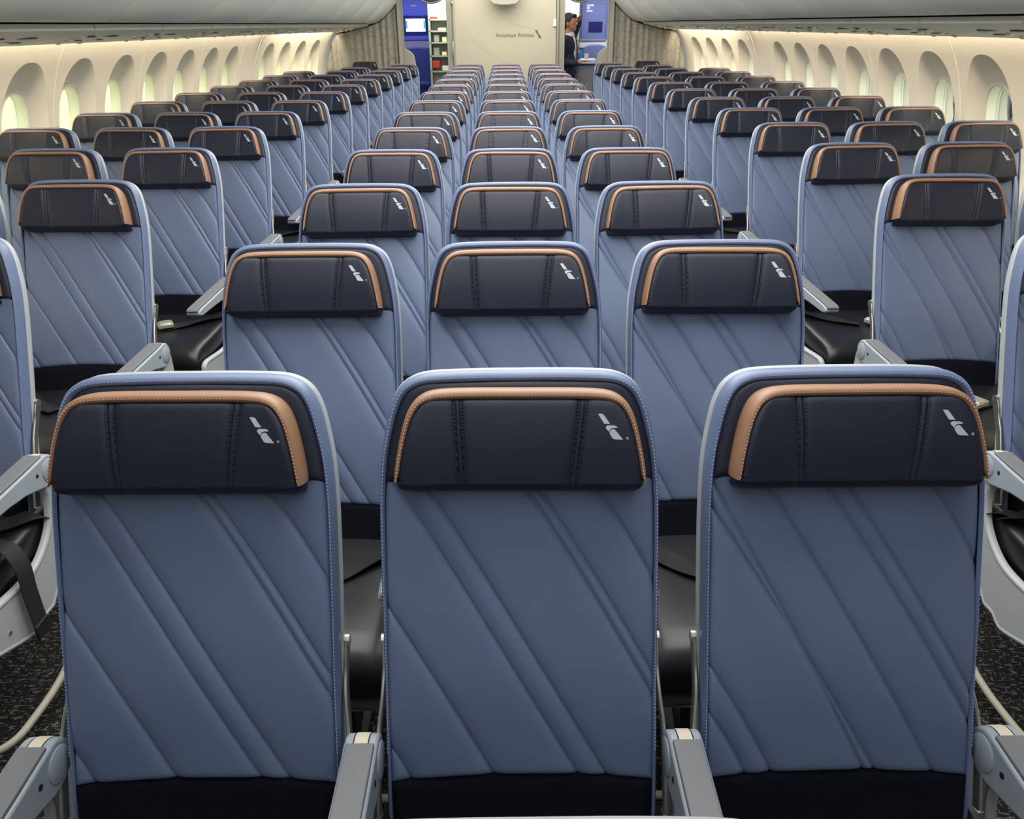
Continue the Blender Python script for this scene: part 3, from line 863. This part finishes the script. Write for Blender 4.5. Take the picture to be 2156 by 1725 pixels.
# fixtures hanging from the ceiling
cm_ = empty('ceiling_monitor', (-.01, 11.75, 1.838)); tag(cm_, 'grey ceiling monitor housing above the cream bulkhead', 'monitor')
MB().prism([(-.24, .36), (-.205, .06), (-.15, .012), (-.05, 0), (.05, 0), (.15, .012), (.205, .06), (.24, .36)], lambda a, b: (a, 0, b), lambda a, b: (a, .18, b)).obj('housing', M_gray, cm_, bevel=.008)
MB().box((0, -.004, .19), (.34, .01, .20)).obj('screen', M_galdark, cm_, bevel=.003)
for s, x0, sn in ((-1, -1.045, 'left'), (1, 1.04, 'right')):
    r = empty('ceiling_mirror', (x0, 12.5, 1.99)); tag(r, 'oval ceiling mirror with pale rim over the %s aisle' % sn, 'mirror')
    P = [(.17*math.cos(a), .02*math.sin(a), .105*math.sin(a)) for a in np.linspace(0, 2*math.pi, 40)]
    MB().tube(P, .013, 8, closed=False).obj('rim', M_greylam, r)
    MB().ell((0, .01, 0), (.165, .03, .10)).obj('mirror_face', M_galdark, r)
    MB().tube([(0, .02, .08), (0, .02, .27)], .012).obj('bracket', M_greylam, r)

# ------------------------------------------------------------------ attendant stations, galleys
def station(s, Y, xc, w, mat_, on, label):
    r = empty('attendant_station', (xc, Y, 0)); tag(r, label, 'attendant station')
    MB().box((0, .15, 1.02), (w, .3, 2.04)).obj('body', mat_, r, bevel=.01)
    if on:
        MB().box((0, -.008, 1.605), (w*.82, .012, .30)).obj('screen_bezel', M_screen_off, r, bevel=.004)
        sc = MB().box((0, -.018, 1.605), (.33, .012, .196)).obj('screen', M_screen_on, r, bevel=.003)
        for q in (-1, 1): MB().box((q*.150, -.0255, 1.61), (.028, .004, .12)).obj('screen_strip', M_screen_cy, sc)
        MB().box((0, -.02, 1.40), (w*.86, .03, .05)).obj('ledge', M_station, r, bevel=.006)
        MB().box((0, -.006, 1.31), (w*.86, .02, .14)).obj('head_cushion', M_greylam, r, bevel=.01)
        MB().box((-.02, -.005, 1.90), (.10, .006, .03)).obj('placard', M_greylam, r)
    else:
        MB().box((0, -.010, 1.62), (w*.84, .02, .56)).obj('screen_bezel', M_station2, r, bevel=.01)
        MB().box((.03, -.022, 1.555), (.235, .012, .165)).obj('screen', M_screen_off, r, bevel=.003)
        MB().box((-.01, -.02, 1.352), (w*.9, .03, .03)).obj('ledge', M_greylam, r, bevel=.006)
        MB().box((0, -.006, 1.29), (w*.95, .02, .12)).obj('head_cushion', M_white, r, bevel=.01)
        for (dx, z, a, b) in ((-.07, 1.885, .12, .03), (-.10, 1.85, .05, .05), (-.08, 1.80, .10, .025)):
            MB().box((dx, -.022, z), (a, .004, b)).obj('placard', M_white_text, r)
    # folding crew seat
    return r
def jumpseat(s, Y, xc, z1, label, m):
    r = empty('crew_jump_seat', (xc, Y, 0)); tag(r, label, 'crew seat', 'folding crew seats')
    pr = smooth_poly([(-.2, .72), (-.215, 1.0), (-.20, z1-.06), (-.12, z1), (0, z1+.012), (.12, z1), (.20, z1-.06), (.215, 1.0), (.2, .72)], .03)
    MB().prism([tuple(p) for p in pr], lambda a, b: (a, -.09, b), lambda a, b: (a, .0, b)).obj('backrest', m, r, bevel=.02)
    MB().box((0, -.22, .70), (.40, .30, .08)).obj('seat', m, r, bevel=.02)
    MB().box((-.02, -.10, .50), (.07, .05, .36)).obj('support', M_greylam, r, bevel=.008)
    MB().box((0, -.05, .25), (.44, .16, .50)).obj('base_box', M_station, r, bevel=.01)
    for q in (-1, 1): MB().tube([(q*.225, -.06, .45), (q*.235, -.06, .9), (q*.225, -.06, 1.12), (q*.16, -.06, z1-.03)], .012, 8).obj('side_tube', M_greylam, r)
    return r
station(-1, 15.0, -1.53, .50, M_station, True, 'blue crew station with a lit white and cyan screen')
jumpseat(-1, 14.85, -1.50, 1.26, 'dark blue folding crew seat below the lit screen', M_jump)
station(1, 15.0, 1.50, .50, M_station2, False, 'blue-grey crew station with a dark blank screen')
jumpseat(1, 14.85, 1.52, 1.28, 'blue-grey folding crew seat below the blank screen', M_station2)
for s, x in ((-1, -1.86), (1, 1.86)):
    nt_ += 1; tag(MB().box((x, 15.2, 1.02), (.16, .5, 2.04)).obj('trim_%d' % nt_, M_white, smooth=False), kind='structure')
def galley(s, x0, x1, Y, label):
    r = empty('galley_unit', ((x0+x1)/2, Y, 0)); tag(r, label, 'galley unit'); w = x1-x0
    for q in (-1, 1): MB().box((q*w/2, .15, 1.1), (.03, .3, 2.2)).obj('side_wall', M_gal, r, smooth=False)
    MB().box((0, .29, 1.1), (w, .02, 2.2)).obj('back_panel', M_white, r, smooth=False)
    for z in (.15, .55, .95, 1.17, 1.36, 1.52, 1.68): MB().box((0, .14, z), (w, .28, .022)).obj('shelf', M_gal, r, smooth=False)
    return r
galley(-1, -1.17, -.86, 13.5, 'lit galley shelving with packs beside the bulkhead, left aisle')
galley(1, .86, 1.17, 14.2, 'pale lit galley unit behind the standing man')
def item(name, dims, loc, m, label, cat, group=None, bev=.006):
    o = MB().box((0, 0, dims[2]/2), dims).obj(name, m, bevel=bev, loc=loc); tag(o, label, cat, group); return o
G_ = 'packs on the lit galley shelves'
item('food_pack', (.13, .12, .035), (-.98, 13.58, 1.531), M_cream, 'long cream pack on the galley shelf at head height', 'pack', G_)
item('food_pack', (.07, .08, .07), (-.95, 13.58, 1.371), M_cream, 'cream pack on the galley shelf above the grey packet', 'pack', G_)
item('food_pack', (.08, .10, .10), (-1.07, 13.58, 1.371), M_pack, 'grey packet on the upper left of the galley shelving', 'pack', G_)
item('food_pack', (.07, .08, .05), (-.96, 13.58, 1.181), M_cream, 'small cream pack in the middle of the galley shelving', 'pack', G_)
item('food_pack', (.09, .10, .11), (-1.08, 13.58, 1.181), M_pack, 'grey packet standing at the middle left of the galley shelving', 'pack', G_)
item('food_pack', (.10, .10, .07), (-.95, 13.58, .961), M_white, 'white pack low in the galley shelving, right of the red one', 'pack', G_)
item('food_pack', (.11, .10, .10), (-1.09, 13.56, 1.0), M_red, 'bright red pack low at the left of the galley shelving', 'pack', G_)
item('food_pack', (.10, .10, .03), (-1.10, 13.56, 1.691), M_red, 'flat red pack on the top galley shelf', 'pack', G_)

# ------------------------------------------------------------------ trolley with tray
tr = empty('service_trolley', (1.17, 13.05, 0)); tag(tr, 'dark service trolley standing in front of the man in the right aisle', 'trolley')
MB().box((0, 0, .57), (.28, .5, .96)).obj('body', M_station2, tr, bevel=.012)
MB().box((0, -.252, .60), (.24, .01, .8)).obj('door', M_greylam, tr, bevel=.006)
MB().box((.04, -.258, .55), (.05, .012, .5)).obj('handle', M_steel, tr, bevel=.004)
MB().box((0, 0, 1.062), (.30, .52, .02)).obj('top', M_dark, tr, bevel=.006)
for a in (-1, 1):
    for b in (-1, 1): MB().tube([(a*.11-.012, b*.2, .045), (a*.11+.012, b*.2, .045)], .045, 16).obj('wheel', M_dark, tr)
ty = MB().prism([(-.15, -.2), (.14, -.2), (.16, .2), (-.12, .2)], lambda a, b: (a, b, 0), lambda a, b: (a*1.06, b*1.05, .06)).obj('paper_tray', M_paper, bevel=.006, loc=(1.18, 12.98, 1.0725)); tag(ty, 'white tray of papers on top of the trolley', 'tray')
cp = MB().grid(np.array([[(r_*math.cos(a), r_*math.sin(a), z) for a in np.linspace(0, 2*math.pi, 20)] for r_, z in ((.001, 0), (.028, 0), (.036, .075), (.033, .075), (.026, .006))])).obj('paper_cup', M_white, loc=(1.20, 12.95, 1.133)); tag(cp, 'white paper cup standing on the tray of papers', 'cup')
cl = MB().ell((0, 0, .05), (.065, .06, .055)).obj('blue_cloth', M_glove, loc=(1.075, 12.92, 1.133)); tag(cl, 'bright blue crumpled cloth on the tray by the man', 'cloth')
dsp = cl.modifiers.new('crumple', 'DISPLACE'); tx = bpy.data.textures.new('crumple', 'CLOUDS'); tx.noise_scale = .05; dsp.texture = tx; dsp.strength = .03

# ------------------------------------------------------------------ the man
def blob(name, mb, m, parent=None, vox=.009, sm=2):
    o = mb.obj(name, m, parent)
    r = o.modifiers.new('remesh', 'REMESH'); r.mode = 'VOXEL'; r.voxel_size = vox; r.use_smooth_shade = True
    s_ = o.modifiers.new('smooth', 'SMOOTH'); s_.factor = .5; s_.iterations = sm
    return o
# local frame: +x is where he faces, z up; placed facing +X turned a little to the camera
def limb(mb, pts, rs): return mb.tube(smooth_poly([tuple(p)+(r,) for p, r in zip(pts, rs)], .02)[:, :3].tolist(), list(smooth_poly([tuple(p)+(r,) for p, r in zip(pts, rs)], .02)[:, 3]), 16)
b = MB()
b.ell((.005, 0, 1.635), (.098, .076, .112)); b.ell((.035, 0, 1.575), (.062, .056, .062)); b.ell((.012, 0, 1.60), (.085, .066, .085))
b.ell((.105, 0, 1.612), (.020, .012, .022)); b.ell((.112, 0, 1.600), (.014, .013, .010)); b.ell((.088, 0, 1.566), (.018, .024, .008)); b.ell((.078, 0, 1.536), (.022, .024, .018)); b.ell((.090, 0, 1.650), (.012, .045, .008))
for q in (-1, 1): b.ell((-.005, q*.076, 1.610), (.017, .010, .030)); b.ell((.083, q*.030, 1.632), (.012, .014, .009))
limb(b, [(-.01, 0, 1.55), (-.012, 0, 1.50), (-.02, 0, 1.44)], [.052, .053, .06])
b.ell((-.02, 0, 1.30), (.10, .16, .16)); b.ell((-.02, 0, 1.08), (.10, .14, .16)); b.ell((-.02, 0, .95), (.105, .15, .10))
for q in (-1, 1): limb(b, [(-.02, q*.085, .93), (-.005, q*.09, .50), (-.02, q*.09, .09)], [.075, .052, .038]); b.ell((.03, q*.09, .045), (.12, .042, .04))
# arms: far one lifted to the brow, near one bent towards the tray
limb(b, [(-.02, .17, 1.40), (-.02, .33, 1.50), (.05, .24, 1.62), (.10, .14, 1.675)], [.045, .038, .032, .024])
limb(b, [(-.02, -.17, 1.40), (-.03, -.20, 1.14), (.16, -.15, 1.10), (.22, -.13, 1.12)], [.045, .038, .030, .024])
def hand(mb, base, d, nrm):
    d = Vector(d).normalized(); n = Vector(nrm).normalized(); w = d.cross(n).normalized(); B = Vector(base)
    R_ = Matrix((d, w, n)).transposed()
    mb.ell(B+d*.045, (.048, .038, .014), rot=R_)
    for i, (o, l) in enumerate(((-.027, .062), (-.009, .072), (.009, .068), (.027, .054))):
        p0 = B+d*.075+w*o; p1 = p0+d*l*.5-n*.004; p2 = p1+d*l*.45-n*.016
        mb.tube([p0, p1, p2], [.0085, .008, .0065], 8)
    p0 = B+d*.02-w*.034; mb.tube([p0, p0+d*.03-w*.018-n*.008, p0+d*.055-w*.022-n*.018], [.011, .0095, .008], 8)
hand(b, (.10, .135, 1.68), (.45, -.85, .15), (0, .2, -1))
hand(b, (.225, -.13, 1.125), (1, .1, .12), (0, 0, 1))
man = blob('person', b, M_skin, vox=.006)
man.location = (.915, 12.62, 0); man.rotation_euler = (0, 0, math.radians(-22))
tag(man, 'man in a dark suit and maroon tie standing in the right aisle', 'person')
h = MB(); h.ell((-.012, 0, 1.652), (.100, .083, .108)); h.ell((-.055, 0, 1.60), (.055, .072, .075)); h.ell((.055, 0, 1.705), (.05, .06, .038))
blob('hair', h, M_hair, man, .007)
j = MB()
j.ell((-.02, 0, 1.31), (.125, .185, .17)); j.ell((-.02, 0, 1.13), (.122, .165, .20)); j.ell((-.02, 0, .98), (.125, .168, .13)); j.ell((-.02, 0, 1.42), (.075, .12, .045))
for q in (-1, 1): j.ell((-.02, q*.165, 1.395), (.07, .065, .065))
limb(j, [(-.02, .17, 1.40), (-.02, .33, 1.50), (.05, .25, 1.61), (.08, .19, 1.65)], [.062, .053, .046, .038])
limb(j, [(-.02, -.17, 1.40), (-.03, -.20, 1.14), (.14, -.155, 1.10), (.19, -.14, 1.115)], [.062, .053, .044, .038])
blob('jacket', j, M_suit, man, .009)
sh = MB(); sh.ell((.062, 0, 1.30), (.052, .055, .16)); sh.ell((.0, 0, 1.455), (.075, .078, .035)); limb(sh, [(.01, 0, 1.44), (.0, 0, 1.49)], [.066, .062]); sh.ell((.085, 0, 1.22), (.03, .035, .10))
blob('shirt', sh, M_shirt, man, .007)
ti = MB(); ti.ell((.082, 0, 1.44), (.018, .02, .022)); ti.tube([(.092, 0, 1.43), (.124, 0, 1.32), (.128, 0, 1.20), (.118, 0, 1.10)], [.014, .020, .027, .012], 10, 1.0, .45)
ti.obj('tie', M_tie, man)
t_ = MB(); t_.ell((-.02, 0, .95), (.118, .16, .11))
for q in (-1, 1): limb(t_, [(-.02, q*.082, .93), (-.005, q*.09, .50), (-.02, q*.09, .09)], [.090, .070, .058])
blob('trousers', t_, M_trous, man, .009)
for q in (-1, 1):
    s_ = MB(); s_.ell((.03, q*.09, .045), (.14, .052, .045)); s_.obj('shoe', M_shoe, man)

# ------------------------------------------------------------------ camera
cam_d = bpy.data.cameras.new('camera'); cam = bpy.data.objects.new('camera', cam_d); C.objects.link(cam)
f_, p_, y_, r_ = 1669.2, .4529, .0046, -.0084
cy, sy, cp_, sp_ = math.cos(y_), math.sin(y_), math.cos(p_), math.sin(p_)
Fd = Vector((sy*cp_, cy*cp_, -sp_)); r0 = Vector((cy, -sy, 0)); u0 = r0.cross(Fd)
xr = r0*math.cos(r_)+u0*math.sin(r_); up = xr.cross(Fd)
Mx = Matrix((xr, up, -Fd)).transposed().to_4x4(); Mx.translation = Vector((-.0147, 0, H)); cam.matrix_world = Mx
cam_d.sensor_fit = 'HORIZONTAL'; cam_d.sensor_width = 36; cam_d.lens = f_/2156*36; cam_d.clip_start = .05
bpy.context.scene.camera = cam

# ------------------------------------------------------------------ light
def area(name, loc, rot, sx, sy_, power, col):
    l = bpy.data.lights.new(name, 'AREA'); l.shape = 'RECTANGLE'; l.size = sx; l.size_y = sy_; l.energy = power; l.color = col
    o = bpy.data.objects.new(name, l); C.objects.link(o); o.location = loc; o.rotation_euler = rot; return o
area('ceiling_wash_and_fill', (0, 6.6, 2.28), (0, 0, 0), 2.0, 11.4, 290, (1, .97, .91))
area('ceiling_wash_and_fill', (0, -.15, 2.28), (0, 0, 0), 2.0, 1.9, 15, (.90, .95, 1))  # weak extra fill, added to lift the nearest seats
for s in (-1, 1):
    # sidewall wash lights in the slot above the service panels
    area('sidewall_wash_light', (s*2.503, 5.1, 1.575), (0, s*math.radians(-10), 0), .025, 8.2, 60, (1, .86, .62))
    area('sidewall_wash_light', (s*(2.503-.10), 10.62, 1.575), (0, s*math.radians(-10), s*math.radians(4.0)), .025, 2.75, 20, (1, .86, .62))
    area('galley_light', (s*1.0, 13.1, 2.1), (math.radians(-10), 0, 0), .4, .4, 14 if s < 0 else 8, (.88, 1, .86))
area('blue_station_light', (-1.55, 14.3, 2.15), (0, 0, 0), .5, .3, 15, (.48, .52, 1))
area('galley_shelf_light', (-1.0, 13.3, 1.98), (math.radians(25), 0, 0), .25, .1, 4, (.9, 1, .88))
area('galley_shelf_light', (1.02, 13.95, 2.0), (math.radians(30), 0, 0), .25, .1, 7, (.88, 1, .9))
area('added_outside_fill', (6.5, 8, 3), (0, math.radians(-90), 0), 6, 30, 8000, (.95, 1, .97))  # unseen lamp added to brighten the wall outside the right windows
area('blue_station_light', (1.6, 14.3, 2.15), (0, 0, 0), .5, .3, 14, (.75, .78, 1))
area('bulkhead_downlight', (0, 11.3, 2.28), (math.radians(35), 0, 0), 1.2, .2, .5, (1, .95, .82))

w = bpy.data.worlds.new('daylight'); bpy.context.scene.world = w; w.use_nodes = True
nt = w.node_tree; bg = nt.nodes['Background']; bg.inputs['Strength'].default_value = 1.0
# open, brighter sky on the right-hand side, yellowish hangar light on the left
tc = nt.nodes.new('ShaderNodeTexCoord'); sx_ = nt.nodes.new('ShaderNodeSeparateXYZ'); mr = nt.nodes.new('ShaderNodeMapRange'); mx = nt.nodes.new('ShaderNodeMix'); mx.data_type = 'RGBA'
mr.inputs['From Min'].default_value = -.4; mr.inputs['From Max'].default_value = .4
mx.inputs['A'].default_value = (1.7, 1.85, 1.1, 1); mx.inputs['B'].default_value = (3.6, 4.4, 4.0, 1); mx.clamp_result = False
nt.links.new(tc.outputs['Generated'], sx_.inputs[0]); nt.links.new(sx_.outputs['X'], mr.inputs['Value']); nt.links.new(mr.outputs['Result'], mx.inputs['Factor']); nt.links.new(mx.outputs['Result'], bg.inputs['Color'])
sc = bpy.context.scene
sc.cycles.glossy_bounces = 2; sc.cycles.max_bounces = 8
sc.view_settings.view_transform = 'Standard'; sc.view_settings.look = 'None'; sc.view_settings.gamma = 1; sc.view_settings.use_curve_mapping = False
sc.view_settings.exposure = .36
